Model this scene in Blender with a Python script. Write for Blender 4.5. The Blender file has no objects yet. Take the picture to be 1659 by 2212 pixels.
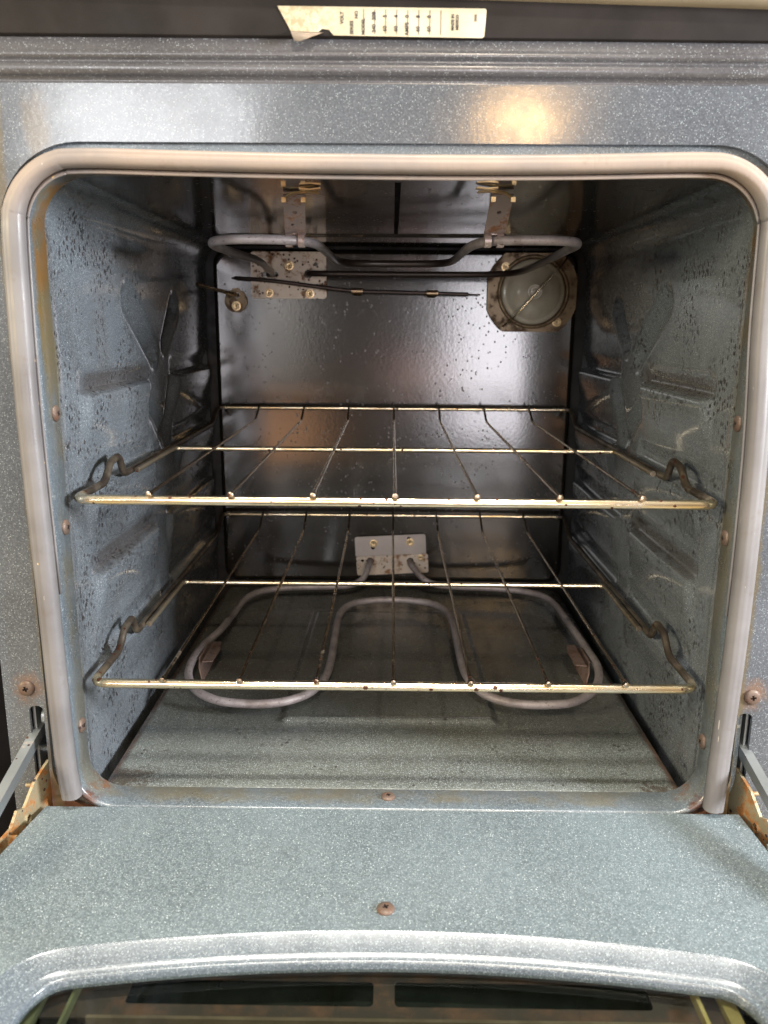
import bpy, bmesh, math, random
from mathutils import Vector, Matrix
from mathutils.geometry import tessellate_polygon
random.seed(7)
S = bpy.context.scene
R = math.radians

# ------------------------------------------------------------------ camera
cam_d = bpy.data.cameras.new('camera'); cam = bpy.data.objects.new('camera', cam_d)
S.collection.objects.link(cam); S.camera = cam
pi_, ya, ro = 0.2299, -0.00832, 0.00717
F = Vector((math.sin(ya)*math.cos(pi_), math.cos(ya)*math.cos(pi_), -math.sin(pi_)))
RX = Vector((math.cos(ya), -math.sin(ya), 0)); UP = RX.cross(F)
R2 = math.cos(ro)*RX + math.sin(ro)*UP; U2 = -math.sin(ro)*RX + math.cos(ro)*UP
M = Matrix((R2, U2, -F)).transposed().to_4x4(); M.translation = Vector((-0.0027, -0.4792, 0.10195))
cam.matrix_world = M
cam_d.sensor_fit = 'HORIZONTAL'; cam_d.sensor_width = 36; cam_d.lens = 36*1730/1659
cam_d.clip_start = 0.01; cam_d.clip_end = 50
cam_d.dof.use_dof = True; cam_d.dof.focus_distance = 0.58; cam_d.dof.aperture_fstop = 14

# ------------------------------------------------------------------ world and lamps
W = bpy.data.worlds.new('World'); S.world = W; W.use_nodes = True
# a room's bounce light: pale warm ceiling above, dimmer neutral walls round the horizon, dark floor
_n = W.node_tree.nodes; _l = W.node_tree.links
_g = _n.new('ShaderNodeTexCoord'); _s = _n.new('ShaderNodeSeparateXYZ'); _r = _n.new('ShaderNodeValToRGB'); _m = _n.new('ShaderNodeMapRange')
_l.new(_g.outputs['Generated'], _s.inputs[0]); _l.new(_s.outputs[2], _m.inputs[0]); _m.inputs[1].default_value = -1; _m.inputs[2].default_value = 1
_l.new(_m.outputs[0], _r.inputs[0]); _l.new(_r.outputs[0], _n['Background'].inputs[0])
_e = _r.color_ramp.elements
_e[0].position = .30; _e[0].color = (.13, .09, .06, 1); _e[1].position = .85; _e[1].color = (1.0, .86, .66, 1)
_k = _e.new(.52); _k.color = (.34, .26, .19, 1); _k = _e.new(.66); _k.color = (.55, .47, .38, 1)
_n['Background'].inputs[1].default_value = .7

def area(name, loc, target, sx, sy, power, col, shape='RECTANGLE'):
    d = bpy.data.lights.new(name, 'AREA'); d.shape = shape; d.size = sx; d.size_y = sy
    d.energy = power; d.color = col
    o = bpy.data.objects.new(name, d); S.collection.objects.link(o)
    o.location = loc
    o.rotation_euler = (Vector(target) - Vector(loc)).to_track_quat('-Z', 'Y').to_euler()
    return o
area('ceiling_lamp', (0.03, -0.40, 1.75), (0, 0.0, 0), 0.80, 0.09, 46, (1.0, 0.95, 0.86))
area('far_ceiling_lamp', (0.25, -2.0, 1.75), (0, 0.1, -0.1), 0.12, 0.12, 22, (1.0, 0.86, 0.68))
area('window_light_right', (0.45, -3.0, -0.02), (0.1, 0, 0.0), 0.36, 0.95, 19, (0.97, 0.94, 1.0))
area('window_light_left', (-0.98, -3.0, 0.62), (-0.1, 0, 0.05), 0.80, 0.90, 25, (0.97, 0.98, 1.0))
area('pendant_lamp', (0.50, -3.0, 0.885), (0.0, 0, 0.1), 0.26, 0.085, 6.2, (1.0, 0.60, 0.24), 'ELLIPSE')
area('room_light_right', (1.15, -0.50, 0.28), (-0.2, 0.08, -0.04), 0.22, 0.26, 39, (0.94, 0.96, 1.0))
area('right_wall_fill', (-1.15, -0.62, 0.35), (0.2, 0.08, -0.04), 0.30, 0.36, 16, (1.0, 0.86, 0.60))  # added, unseen fill that brightens and warms the right wall
area('low_warm_bounce', (-0.50, -3.0, -0.50), (0.0, 0, 0.0), 0.32, 0.42, 2.0, (1.0, 0.50, 0.25))  # added unseen glow, reflects as an orange patch in the back wall
area('arm_bounce', (0.13, -2.5, -0.14), (0.0, 0, 0.0), 0.26, 0.22, 0.45, (1.0, 0.52, 0.42))  # added pink glow for a patch reflected in the back wall
area('pale_bounce_left', (-0.50, -3.0, 0.10), (0.0, 0, 0.0), 0.18, 0.60, 1.3, (1.0, 0.95, 0.9))  # added dim panel for the pale column reflected in the back wall

S.view_settings.view_transform = 'Standard'; S.view_settings.look = 'None'
S.view_settings.exposure = 0; S.view_settings.gamma = 1
S.cycles.max_bounces = 10; S.cycles.caustics_reflective = False; S.cycles.caustics_refractive = False
S.cycles.sample_clamp_indirect = 4

# ------------------------------------------------------------------ node helpers
class NT:
    def __init__(s, name):
        s.m = bpy.data.materials.new(name); s.m.use_nodes = True
        s.t = s.m.node_tree; s.n = s.t.nodes; s.b = s.n['Principled BSDF']
        g = s.n.new('ShaderNodeNewGeometry'); s.pos = g.outputs['Position']
        s.nrm = g.outputs['Normal']
    def lk(s, a, b): s.t.links.new(a, b)
    def setin(s, sock, v):
        if isinstance(v, bpy.types.NodeSocket): s.lk(v, sock)
        elif isinstance(v, (tuple, list)) and len(v) == 3 and sock.type == 'RGBA': sock.default_value = (*v, 1)
        else: sock.default_value = v
    def math(s, op, a, b=0.0, c=0.0, clamp=False):
        n = s.n.new('ShaderNodeMath'); n.operation = op; n.use_clamp = clamp
        for i, v in enumerate((a, b, c)): s.setin(n.inputs[i], v)
        return n.outputs[0]
    def mul(s, a, b): return s.math('MULTIPLY', a, b)
    def scale(s, v, vec):
        n = s.n.new('ShaderNodeVectorMath'); n.operation = 'MULTIPLY'
        s.lk(v, n.inputs[0]); n.inputs[1].default_value = vec; return n.outputs[0]
    def add(s, v, vec):
        n = s.n.new('ShaderNodeVectorMath'); n.operation = 'ADD'
        s.lk(v, n.inputs[0]); n.inputs[1].default_value = vec; return n.outputs[0]
    def noise(s, sc, det=3, rough=.55, vec=None, dist=0):
        n = s.n.new('ShaderNodeTexNoise'); s.lk(vec or s.pos, n.inputs['Vector'])
        n.inputs['Scale'].default_value = sc; n.inputs['Detail'].default_value = det
        n.inputs['Roughness'].default_value = rough; n.inputs['Distortion'].default_value = dist
        return n.outputs['Fac']
    def voro(s, sc, vec=None, feat='F1', rnd=1):
        n = s.n.new('ShaderNodeTexVoronoi'); s.lk(vec or s.pos, n.inputs['Vector']); n.feature = feat
        n.inputs['Scale'].default_value = sc; n.inputs['Randomness'].default_value = rnd
        return n.outputs['Distance'], n.outputs['Color'] if feat == 'F1' else None
    def ramp(s, v, lo, hi, a=0.0, b=1.0, smooth=True):
        n = s.n.new('ShaderNodeMapRange'); n.interpolation_type = 'SMOOTHSTEP' if smooth else 'LINEAR'
        s.setin(n.inputs[0], v)
        for i, x in zip((1, 2, 3, 4), (lo, hi, a, b)): n.inputs[i].default_value = x
        return n.outputs[0]
    def sep(s, v=None):
        n = s.n.new('ShaderNodeSeparateXYZ'); s.lk(v or s.pos, n.inputs[0]); return n.outputs
    def mix(s, f, a, b):
        n = s.n.new('ShaderNodeMix'); n.data_type = 'RGBA'
        s.setin(n.inputs[0], f); s.setin(n.inputs[6], a); s.setin(n.inputs[7], b); return n.outputs[2]
    def bump(s, h, strength, dist, nrm=None):
        n = s.n.new('ShaderNodeBump'); n.inputs['Strength'].default_value = strength
        n.inputs['Distance'].default_value = dist; s.lk(h, n.inputs['Height'])
        if nrm: s.lk(nrm, n.inputs['Normal'])
        return n.outputs[0]
    def fin(s, col, rough=.4, metal=0, spec=.5, nrm=None, **kw):
        s.setin(s.b.inputs['Base Color'], col); s.setin(s.b.inputs['Roughness'], rough)
        s.setin(s.b.inputs['Metallic'], metal); s.b.inputs['Specular IOR Level'].default_value = spec
        if nrm: s.lk(nrm, s.b.inputs['Normal'])
        for k, v in kw.items(): s.setin(s.b.inputs[k.replace('_', ' ')], v)
        return s.m
    def dist_to(s, p, sc=(1, 1, 1)):
        v = s.add(s.pos, tuple(-c for c in p)); v = s.scale(v, sc)
        n = s.n.new('ShaderNodeVectorMath'); n.operation = 'LENGTH'; s.lk(v, n.inputs[0]); return n.outputs['Value']

RUST = (0.22, 0.085, 0.035)
DARKBROWN = (0.03, 0.013, 0.009)

def enamel(name, base=(0.085, 0.105, 0.122), fleck=0.5, rough=0.26, spots=0.0, kind='', peel=0.35, spec=.6, ior=1.6, fs=680, fb=1.0):
    t = NT(name)
    # slow tone drift of the fired enamel
    big = t.noise(9, 4, .6)
    col = t.mix(t.ramp(big, .3, .7), tuple(c*.82 for c in base), tuple(c*1.18 for c in base))
    # white flecks of two sizes
    d1, c1 = t.voro(fs); r1 = t.sep(c1)
    f1 = t.mul(t.ramp(t.math('SUBTRACT', d1, t.ramp(r1[1], 0, 1, .06, .20)), .07, -.07), t.math('GREATER_THAN', r1[0], 1-fleck*.7))
    d2, c2 = t.voro(1250); r2 = t.sep(c2)
    f2 = t.mul(t.ramp(d2, .42, .18), t.math('GREATER_THAN', r2[0], 1-fleck*.95))
    fine = t.noise(850, 2, .6)
    col = t.mix(t.ramp(fine, .36, .66, 0, min(.55, fleck*.8)), col, tuple(c*1.9+.02 for c in base))
    col = t.mix(t.mul(f2, t.ramp(r2[2], 0, 1, .1, .85)), col, (.44, .50, .52))
    col = t.mix(t.mul(f1, t.ramp(r1[2], 0, 1, .2, .95*min(1, fb))), col, (.70*fb, .77*fb, .78*fb))
    x, y, z = t.sep()
    roughv = t.ramp(t.noise(30, 4, .6), .3, .75, rough*(1 if kind == 'back' else .8), rough*(1.03 if kind == 'back' else 1.35))
    if kind in ('wall', 'frame', 'lip', 'floor', 'back', 'ceil', 'door'):
        # greasy film: slightly brown tinted patches
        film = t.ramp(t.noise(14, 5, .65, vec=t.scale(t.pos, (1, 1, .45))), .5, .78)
        if kind == 'wall': film = t.math('MAXIMUM', film, t.ramp(y, .15, .40, 0, 1))  # walls also turn browner towards the back
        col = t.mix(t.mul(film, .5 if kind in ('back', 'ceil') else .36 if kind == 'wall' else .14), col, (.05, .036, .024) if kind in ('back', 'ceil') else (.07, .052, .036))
    if kind in ('wall', 'lip'):
        n = t.noise(70, 4, .7, vec=t.scale(t.pos, (1, 1, .35)))
        yy = t.math('ADD', y, t.math('MULTIPLY_ADD', n, .02, -.010))
        band = t.mul(t.ramp(yy, .016, .006), t.ramp(yy, -.013, -.004))
        band = t.mul(band, t.mul(t.ramp(z, .1885, .1865), t.ramp(t.math('ABSOLUTE', x), .2095, .2075)))
        band = t.mul(band, t.ramp(t.noise(26, 4, .7, vec=t.scale(t.pos, (1, 1, .5))), .38, .62, .15, 1))
        up = t.ramp(z, -.1, .17, .45, 1)
        col = t.mix(t.mul(t.mul(band, up), .95), col, (.15, .11, .03))
        top = t.mul(t.ramp(z, .08, .15), t.mul(band, t.ramp(t.noise(40, 3), .35, .55)))
        col = t.mix(t.mul(top, .95), col, (.22, .10, .02))
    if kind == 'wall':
        # brown grime along the pressed ledges, with their recess shade painted in
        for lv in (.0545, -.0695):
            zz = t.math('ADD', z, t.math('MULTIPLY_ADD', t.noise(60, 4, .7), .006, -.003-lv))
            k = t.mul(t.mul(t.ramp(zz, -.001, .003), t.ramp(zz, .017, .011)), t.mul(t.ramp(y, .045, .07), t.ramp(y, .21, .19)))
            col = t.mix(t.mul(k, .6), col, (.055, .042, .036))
    if kind in ('wall', 'back', 'floor', 'ceil'):
        # baked on spatter, drawn out downwards on the walls
        vec = t.scale(t.pos, (1, 1, .62 if kind == 'wall' else .85))
        d, c = t.voro(190, vec); rr = t.sep(c)
        size = t.ramp(rr[1], 0, 1, .06, .21)
        sp = t.mul(t.math('LESS_THAN', d, size), t.math('GREATER_THAN', rr[0], 1-spots*.85))
        sp = t.mul(sp, t.ramp(t.noise(17, 3, .6), .40, .52, .25, 1))
        dd, cc = t.voro(400, vec); r3 = t.sep(cc)
        clus = t.ramp(t.noise(24, 2), .42, .62)
        sp2 = t.mul(t.mul(t.math('LESS_THAN', dd, t.ramp(r3[1], 0, 1, .16, .46)), t.math('GREATER_THAN', r3[0], 1-spots*1.9)), clus)
        allsp = t.math('MAXIMUM', sp, sp2)
        col = t.mix(t.mul(allsp, .93), col, t.mix(rr[2], (.010, .009, .009), (.022, .012, .011)))
        roughv = t.math('ADD', roughv, t.mul(allsp, .3))
    if kind in ('wall', 'floor', 'lip'):
        for sx in (-1, 1):
            if kind == 'lip':
                dc = t.dist_to((sx*.201, -.0155, -.203)); dc = t.math('ADD', dc, t.math('MULTIPLY_ADD', t.noise(140, 5, .8), .03, -.013))
                col = t.mix(t.ramp(dc, .014, .005), col, t.mix(t.noise(300, 3), (.15, .06, .03), (.03, .016, .012)))
            dc = t.dist_to((sx*.199, .004, -.204))
            dc = t.math('ADD', dc, t.math('MULTIPLY_ADD', t.noise(120, 5, .8), .044, -.018))
            k = t.ramp(dc, .016, .004)
            col = t.mix(k, col, t.mix(t.noise(300, 3), (.24, .11, .045), (.035, .018, .012)))
            roughv = t.math('ADD', roughv, t.mul(k, .45))
    if kind == 'frame':
        for sx in (-1, 1):
            # orange halo round the frame screws, brown line beside the seal
            dc = t.dist_to((sx*.229-.003, -.012, -.1243), (1, 1, .9))
            dc = t.math('ADD', dc, t.math('MULTIPLY_ADD', t.noise(130, 5, .8), .022, -.010))
            col = t.mix(t.mul(t.ramp(dc, .014, .003), .6), col, (.22, .115, .06))
            dc = t.dist_to((sx*.207, -.012, -.205), (1, 1, 1))
            dc = t.math('ADD', dc, t.math('MULTIPLY_ADD', t.noise(110, 5, .75), .03, -.015))
            col = t.mix(t.ramp(dc, .032, .012), col, t.mix(t.noise(260, 3), (.23, .10, .05), (.06, .03, .02)))
            dx = t.math('ABSOLUTE', t.math('ADD', x, -sx*.2185))
            dx = t.math('ADD', dx, t.math('MULTIPLY_ADD', t.noise(45, 4, .7), .008, -.004))
            col = t.mix(t.mul(t.ramp(dx, .005, .001), .7), col, (.13, .10, .05))
        dc = t.dist_to((-.196, -.012, .205), (1, 1, .45))
        dc = t.math('ADD', dc, t.math('MULTIPLY_ADD', t.noise(90, 4, .7), .012, -.006))
        col = t.mix(t.mul(t.ramp(dc, .011, .003), .5), col, (.17, .13, .075))
    if kind == 'back':
        dc = t.dist_to((.143, .435, .090), (.42, 1, 1.3))
        dc = t.math('ADD', dc, t.math('MULTIPLY_ADD', t.noise(160, 5, .8), .05, -.025))
        col = t.mix(t.mul(t.ramp(dc, .021, .012), .92), col, (.02, .012, .008))
        for q, rad in (((-.1755, .43, .112), .018), ((-.117, .43, .12), .02)):
            dc = t.dist_to(q, (1, 1, .5)); dc = t.math('ADD', dc, t.math('MULTIPLY_ADD', t.noise(120, 4, .7), .02, -.01))
            col = t.mix(t.mul(t.ramp(dc, rad, .004), .35), col, (.10, .06, .03))
    if kind == 'floor':
        edge = t.ramp(t.math('ADD', t.math('ABSOLUTE', x), t.math('MULTIPLY_ADD', t.noise(130, 4, .7), .006, -.003)), .1905, .1955)
        col = t.mix(t.mul(edge, .9), col, t.mix(t.noise(200, 4), (.17, .075, .03), (.03, .018, .012)))
        dep = t.ramp(y, .07, .20, 0, .62)  # darker brown towards the back, floor shade painted in
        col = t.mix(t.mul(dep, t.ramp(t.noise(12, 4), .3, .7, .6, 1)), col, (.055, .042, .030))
        for q, rd in (((-.186, .018, -.205), .027), ((.182, .012, -.205), .016)):
            dq = t.math('ADD', t.dist_to(q, (.55, 1, 1)), t.math('MULTIPLY_ADD', t.noise(260, 5, .85), .05, -.022))
            col = t.mix(t.mul(t.ramp(dq, rd*.7, rd*.35), .75), col, (.035, .022, .012))
    n1 = t.bump(t.noise(330, 2, .5), peel*.55, .0005)
    n2 = t.bump(t.noise(900, 2, .5), peel*.3, .0002, n1)
    return t.fin(col, roughv, 0, spec, n2, IOR=ior)

def simple(name, col, rough=.4, metal=0, var=.2, sc=60, bumpk=0, bsc=300, **kw):
    t = NT(name)
    n = t.noise(sc, 4, .6)
    c = t.mix(t.ramp(n, .3, .7), tuple(v*(1-var) for v in col), tuple(min(1, v*(1+var)) for v in col))
    nr = t.bump(t.noise(bsc, 3), bumpk, .0006) if bumpk else None
    return t.fin(c, t.ramp(t.noise(sc*1.7, 3), .3, .7, rough*.85, rough*1.2), metal, .5, nr, **kw)

def rusty(name, metalcol, rustcol, lo, hi, rough=.35, sc=90, metal=1.0, specks=0.3):
    t = NT(name)
    k = t.ramp(t.noise(sc, 6, .72), lo, hi)
    c = t.mix(t.ramp(t.noise(30, 3), .3, .7), tuple(v*.85 for v in metalcol), metalcol)
    c = t.mix(k, c, t.mix(t.noise(260, 3), rustcol, tuple(v*.45 for v in rustcol)))
    d, cc = t.voro(330); r = t.sep(cc)
    sp = t.mul(t.math('LESS_THAN', d, t.ramp(r[1], 0, 1, .1, .4)), t.math('GREATER_THAN', r[0], 1-specks))
    c = t.mix(sp, c, t.mix(r[2], (.09, .035, .02), (.02, .012, .01)))
    kk = t.math('MAXIMUM', k, sp)
    return t.fin(c, t.ramp(kk, 0, 1, rough, .8), t.ramp(kk, 0, 1, metal, 0), .5, t.bump(t.noise(220, 4), .3, .0004))

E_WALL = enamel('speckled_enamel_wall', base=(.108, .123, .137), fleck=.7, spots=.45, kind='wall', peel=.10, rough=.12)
E_LIP = enamel('speckled_enamel_lip', fleck=.62, kind='lip', rough=.3)
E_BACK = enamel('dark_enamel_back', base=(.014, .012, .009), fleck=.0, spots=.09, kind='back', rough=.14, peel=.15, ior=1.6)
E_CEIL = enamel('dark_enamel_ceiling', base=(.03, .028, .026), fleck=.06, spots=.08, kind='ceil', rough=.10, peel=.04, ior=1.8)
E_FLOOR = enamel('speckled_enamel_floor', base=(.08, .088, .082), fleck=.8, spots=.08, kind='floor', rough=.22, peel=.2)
E_FRAME = enamel('speckled_enamel_frame', base=(.080, .090, .106), fleck=.45, kind='frame', rough=.14, peel=.1, fb=.62)
E_DOOR = enamel('speckled_enamel_door', base=(.098, .124, .137), fleck=.9, fs=590, kind='door', rough=.33, peel=.15)
M_BLACK = simple('black_void', (.006, .006, .006), .7)
M_STRIP = simple('black_painted_strip', (.020, .017, .016), .5, sc=20, var=.3, bumpk=.1, IOR=1.25)
M_LINER = simple('dark_liner', (.012, .011, .010), .6)
M_CASE = simple('black_casing', (.006, .006, .007), .6, IOR=1.12)
M_COOK = simple('cream_enamel', (.55, .48, .36), .25, sc=8)
M_ZINC = rusty('zinc_with_rust', (.40, .43, .44), (.25, .14, .06), .62, .74, .38, sc=60, metal=.8, specks=.1)
M_RUSTY = rusty('yellowed_rusty_steel', (.45, .39, .25), (.42, .17, .04), .45, .58, .45, sc=75, metal=.5, specks=.15)
M_ALU = rusty('spattered_steel_plate', (.58, .50, .41), (.32, .14, .05), .51, .64, .42, sc=100, metal=.3, specks=.36)
M_ALU2 = rusty('clean_steel_plate', (.40, .36, .33), (.2, .12, .06), .66, .8, .42, sc=70, metal=.5, specks=.06)
M_TAN = rusty('tan_baked_plate', (.22, .155, .085), (.10, .05, .022), .46, .66, .42, sc=70, metal=.35, specks=.12)
M_SCREW = rusty('rusty_screw', (.17, .125, .10), (.15, .075, .045), .42, .66, .5, sc=240, metal=.4, specks=.1)
M_SCREWB = simple('brassy_screw', (.50, .38, .22), .35, 1.0)
M_TAB = simple('heat_gilded_tab', (.72, .52, .26), .35, .9)
M_CROSS = simple('screw_recess', (.03, .018, .014), .8)
M_CLIP = rusty('heat_blued_clip', (.40, .33, .31), (.26, .12, .06), .5, .64, .4, sc=80, metal=.6, specks=.05)
M_FOOT = rusty('rusty_foot', (.25, .18, .155), (.17, .09, .06), .45, .65, .55, sc=90, metal=.3, specks=.05)
M_PAPER_BACK = simple('label_back', (.78, .66, .52), .5)

def element_mat():
    t = NT('heating_element_sheath')
    x, y, z = t.sep()
    n = t.noise(60, 5, .65)
    c = t.mix(t.ramp(n, .3, .7), (.25, .22, .222), (.36, .325, .33))
    c = t.mix(t.ramp(t.noise(420, 3), .55, .75), c, (.13, .10, .09))
    c = t.mix(t.ramp(t.noise(28, 4, .7), .52, .7, 0, .55), c, (.12, .085, .07))
    # the broil element's rear runs are darker
    k = t.mul(t.ramp(y, .15, .26), t.ramp(z, .05, .1))
    c = t.mix(k, c, (.035, .024, .02))
    return t.fin(c, t.ramp(k, 0, 1, .5, .3), t.ramp(k, 0, 1, .25, .1), .5, t.bump(t.noise(500, 3), .25, .0004))
M_ELEM = element_mat()

def wire_mat(name, dirty=.45, sides=0.0, a=(.88, .72, .46), b=(.92, .82, .64)):
    t = NT(name)
    c = t.mix(t.ramp(t.noise(25, 3), .35, .65), a, b)
    d, cc = t.voro(240); r = t.sep(cc)
    sp = t.mul(t.math('LESS_THAN', d, t.ramp(r[1], 0, 1, .08, .42)), t.math('GREATER_THAN', r[0], .72))
    soot = t.ramp(t.noise(38, 5, .7), .56, .72, 0, dirty)
    if sides:
        # the rails that slide on the ledges are scuffed and browned
        x, y, z = t.sep()
        k = t.mul(t.ramp(t.math('ABSOLUTE', x), .186, .192), t.ramp(y, .004, .016))
        k = t.mul(k, t.ramp(t.noise(45, 4, .65), .3, .6, .78, .98))
        soot = t.math('MAXIMUM', soot, t.mul(k, sides))
    c = t.mix(soot, c, (.065, .05, .04))
    c = t.mix(sp, c, (.08, .03, .015))
    # drawing lines along the wire
    g = t.noise(1, 2, .5, vec=t.scale(t.pos, (18, 18, 2600)))
    dirt = t.math('MAXIMUM', soot, sp)
    return t.fin(c, t.math('ADD', .2, t.mul(dirt, .25)), t.math('SUBTRACT', 1, t.mul(dirt, .4)), .5, t.bump(g, .35, .0003))
M_WIRE = wire_mat('nickel_wire', sides=1.0)
M_ROD = wire_mat('sooty_wire', .9, a=(.40, .31, .21), b=(.55, .45, .34))

def seal_mat():
    t = NT('silicone_door_seal')
    x, y, z = t.sep()
    c = t.mix(t.ramp(t.noise(20, 4), .3, .7), (.145, .138, .140), (.195, .187, .188))
    top = t.ramp(z, .15, .185)
    c = t.mix(t.mul(top, t.ramp(t.noise(15, 3), .35, .6, .3, .9)), c, (.31, .245, .20))
    d, cc = t.voro(160); r = t.sep(cc)
    c = t.mix(t.mul(t.math('LESS_THAN', d, .14), t.math('GREATER_THAN', r[0], .93)), c, (.62, .45, .22))
    sc = t.math('LESS_THAN', t.noise(1, 1, .5, vec=t.scale(t.pos, (420, 420, 40))), .22)
    c = t.mix(t.mul(sc, .6), c, (.66, .61, .55))
    c = t.mix(t.mul(t.ramp(t.noise(70, 5, .75), .55, .75), .35), c, (.12, .085, .06))
    return t.fin(c, t.ramp(t.noise(50, 3), .3, .7, .36, .55), 0, .5, t.bump(t.noise(1, 2, .5, vec=t.scale(t.pos, (420, 420, 6))), .25, .0006), Subsurface_Weight=0.0, Coat_Weight=.0, Coat_Roughness=.25)
M_SEAL = seal_mat()

def glass_mat():
    m = bpy.data.materials.new('door_window_glass'); m.use_nodes = True; n = m.node_tree.nodes; l = m.node_tree.links
    n.remove(n['Principled BSDF']); out = n['Material Output']
    tr = n.new('ShaderNodeBsdfTransparent'); tr.inputs[0].default_value = (.80, .82, .78, 1)
    gl = n.new('ShaderNodeBsdfGlossy'); gl.inputs['Roughness'].default_value = .03
    lw = n.new('ShaderNodeLayerWeight'); lw.inputs[0].default_value = .5
    pw = n.new('ShaderNodeMath'); pw.operation = 'POWER'; l.new(lw.outputs['Facing'], pw.inputs[0]); pw.inputs[1].default_value = 4
    fr = n.new('ShaderNodeMath'); fr.operation = 'MULTIPLY_ADD'; l.new(pw.outputs[0], fr.inputs[0]); fr.inputs[1].default_value = .6; fr.inputs[2].default_value = .03
    mx = n.new('ShaderNodeMixShader'); l.new(fr.outputs[0], mx.inputs[0]); l.new(tr.outputs[0], mx.inputs[1]); l.new(gl.outputs[0], mx.inputs[2])
    l.new(mx.outputs[0], out.inputs[0]); return m
M_GLASS = glass_mat()
def lens_mat():
    t = NT('dirty_lamp_lens')
    c = t.mix(t.ramp(t.noise(40, 4), .3, .7), (.42, .38, .28), (.54, .49, .38))
    return t.fin(c, .18, 0, .6, t.bump(t.noise(120, 2), .15, .001), Transmission_Weight=.1, IOR=1.5)
M_LENS = lens_mat()
def slots_mat():
    t = NT('rust_bloomed_inner_plate')
    c = t.mix(t.ramp(t.noise(45, 5, .7), .42, .66), (.06, .05, .046), (.13, .075, .055))
    return t.fin(c, .5, .2, .5)
M_SLOT = slots_mat()
def label_mat():
    t = NT('yellowed_label_paper')
    c = t.mix(t.ramp(t.noise(60, 4), .3, .7), (.52, .46, .32), (.62, .57, .43))
    x, y, z = t.sep()
    c = t.mix(t.mul(t.ramp(x, -.012, -.05), t.ramp(t.noise(170, 5, .75), .42, .6, 0, .7)), c, (.34, .25, .13))
    return t.fin(c, .45)
M_LABEL = label_mat()
M_INK = simple('label_ink', (.035, .03, .035), .5)
M_KFLOOR = simple('kitchen_floor_tile', (.30, .24, .13), .5, sc=6)

# ------------------------------------------------------------------ mesh helpers
ROOT0 = Vector((0, 0, 0))
def link(name, bm, mat, parent=None, smooth=False, org=None, angle=None):
    me = bpy.data.meshes.new(name)
    bmesh.ops.recalc_face_normals(bm, faces=bm.faces)
    o = bpy.data.objects.new(name, me); S.collection.objects.link(o)
    if org is not None:
        bmesh.ops.translate(bm, verts=bm.verts, vec=-Vector(org)); o.location = org
    bm.to_mesh(me); bm.free()
    for m in (mat if isinstance(mat, (list, tuple)) else [mat]): me.materials.append(m)
    if smooth or angle:
        for p in me.polygons: p.use_smooth = True
    if angle: me.set_sharp_from_angle(angle=R(angle))
    if parent:
        o.parent = parent
        w = Vector((0, 0, 0)); q = parent
        while q: w += q.location; q = q.parent
        o.location = o.location - w
    return o

def path_frames(pts, closed=False):
    n = len(pts); T = []
    for i in range(n):
        a = pts[i-1] if (i > 0 or closed) else pts[i]
        b = pts[(i+1) % n] if (i < n-1 or closed) else pts[i]
        T.append((b-a).normalized())
    u = T[0].orthogonal().normalized(); fr = []
    for i in range(n):
        if i: u = (T[i-1].rotation_difference(T[i]) @ u).normalized()
        u = (u - T[i]*u.dot(T[i])).normalized()
        fr.append((u, T[i].cross(u)))
    return fr
def tube(bm, pts, r, seg=12, closed=False, caps=True):
    pts = [Vector(p) for p in pts]; fr = path_frames(pts, closed); rings = []
    for i, p in enumerate(pts):
        rr = r[i] if isinstance(r, (list, tuple)) else r
        u, v = fr[i]
        rings.append([bm.verts.new(p + (u*math.cos(2*math.pi*k/seg)+v*math.sin(2*math.pi*k/seg))*rr) for k in range(seg)])
    m = len(pts)
    for i in range(m if closed else m-1):
        a, b = rings[i], rings[(i+1) % m]
        if closed and i == m-1:
            # align the last ring with the first
            best = min(range(seg), key=lambda s: sum((a[k].co-b[(k+s) % seg].co).length for k in range(seg)))
            b = [b[(k+best) % seg] for k in range(seg)]
        for k in range(seg):
            bm.faces.new((a[k], a[(k+1) % seg], b[(k+1) % seg], b[k]))
    if caps and not closed:
        bm.faces.new(rings[0]); bm.faces.new(rings[-1])
    return rings
def fillet(pts, rad, n=6, closed=False):
    pts = [Vector(p) for p in pts]; out = []; m = len(pts)
    for i, p in enumerate(pts):
        if not closed and i in (0, m-1): out.append(p); continue
        a, b = pts[i-1], pts[(i+1) % m]
        r = rad[i] if isinstance(rad, (list, tuple)) else rad
        da, db = (a-p), (b-p)
        d = min(r, da.length*.45, db.length*.45)
        p0, p1 = p+da.normalized()*d, p+db.normalized()*d
        for k in range(n+1):
            t = k/n; out.append(p0*(1-t)**2 + p*2*t*(1-t) + p1*t*t)
    return out
def catmull(pts, n=6):
    pts = [Vector(p) for p in pts]; out = []
    P = [pts[0]*2-pts[1]] + pts + [pts[-1]*2-pts[-2]]
    for i in range(1, len(P)-2):
        for k in range(n):
            t = k/n; a, b, c, d = P[i-1], P[i], P[i+1], P[i+2]
            out.append(.5*((2*b)+(c-a)*t+(2*a-5*b+4*c-d)*t*t+(3*b-a-3*c+d)*t**3))
    out.append(pts[-1]); return out
def box(bm, x0, x1, y0, y1, z0, z1):
    v = [bm.verts.new((x, y, z)) for x in (x0, x1) for y in (y0, y1) for z in (z0, z1)]
    for f in ((0, 1, 3, 2), (4, 6, 7, 5), (0, 4, 5, 1), (2, 3, 7, 6), (0, 2, 6, 4), (1, 5, 7, 3)):
        bm.faces.new([v[i] for i in f])
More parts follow.
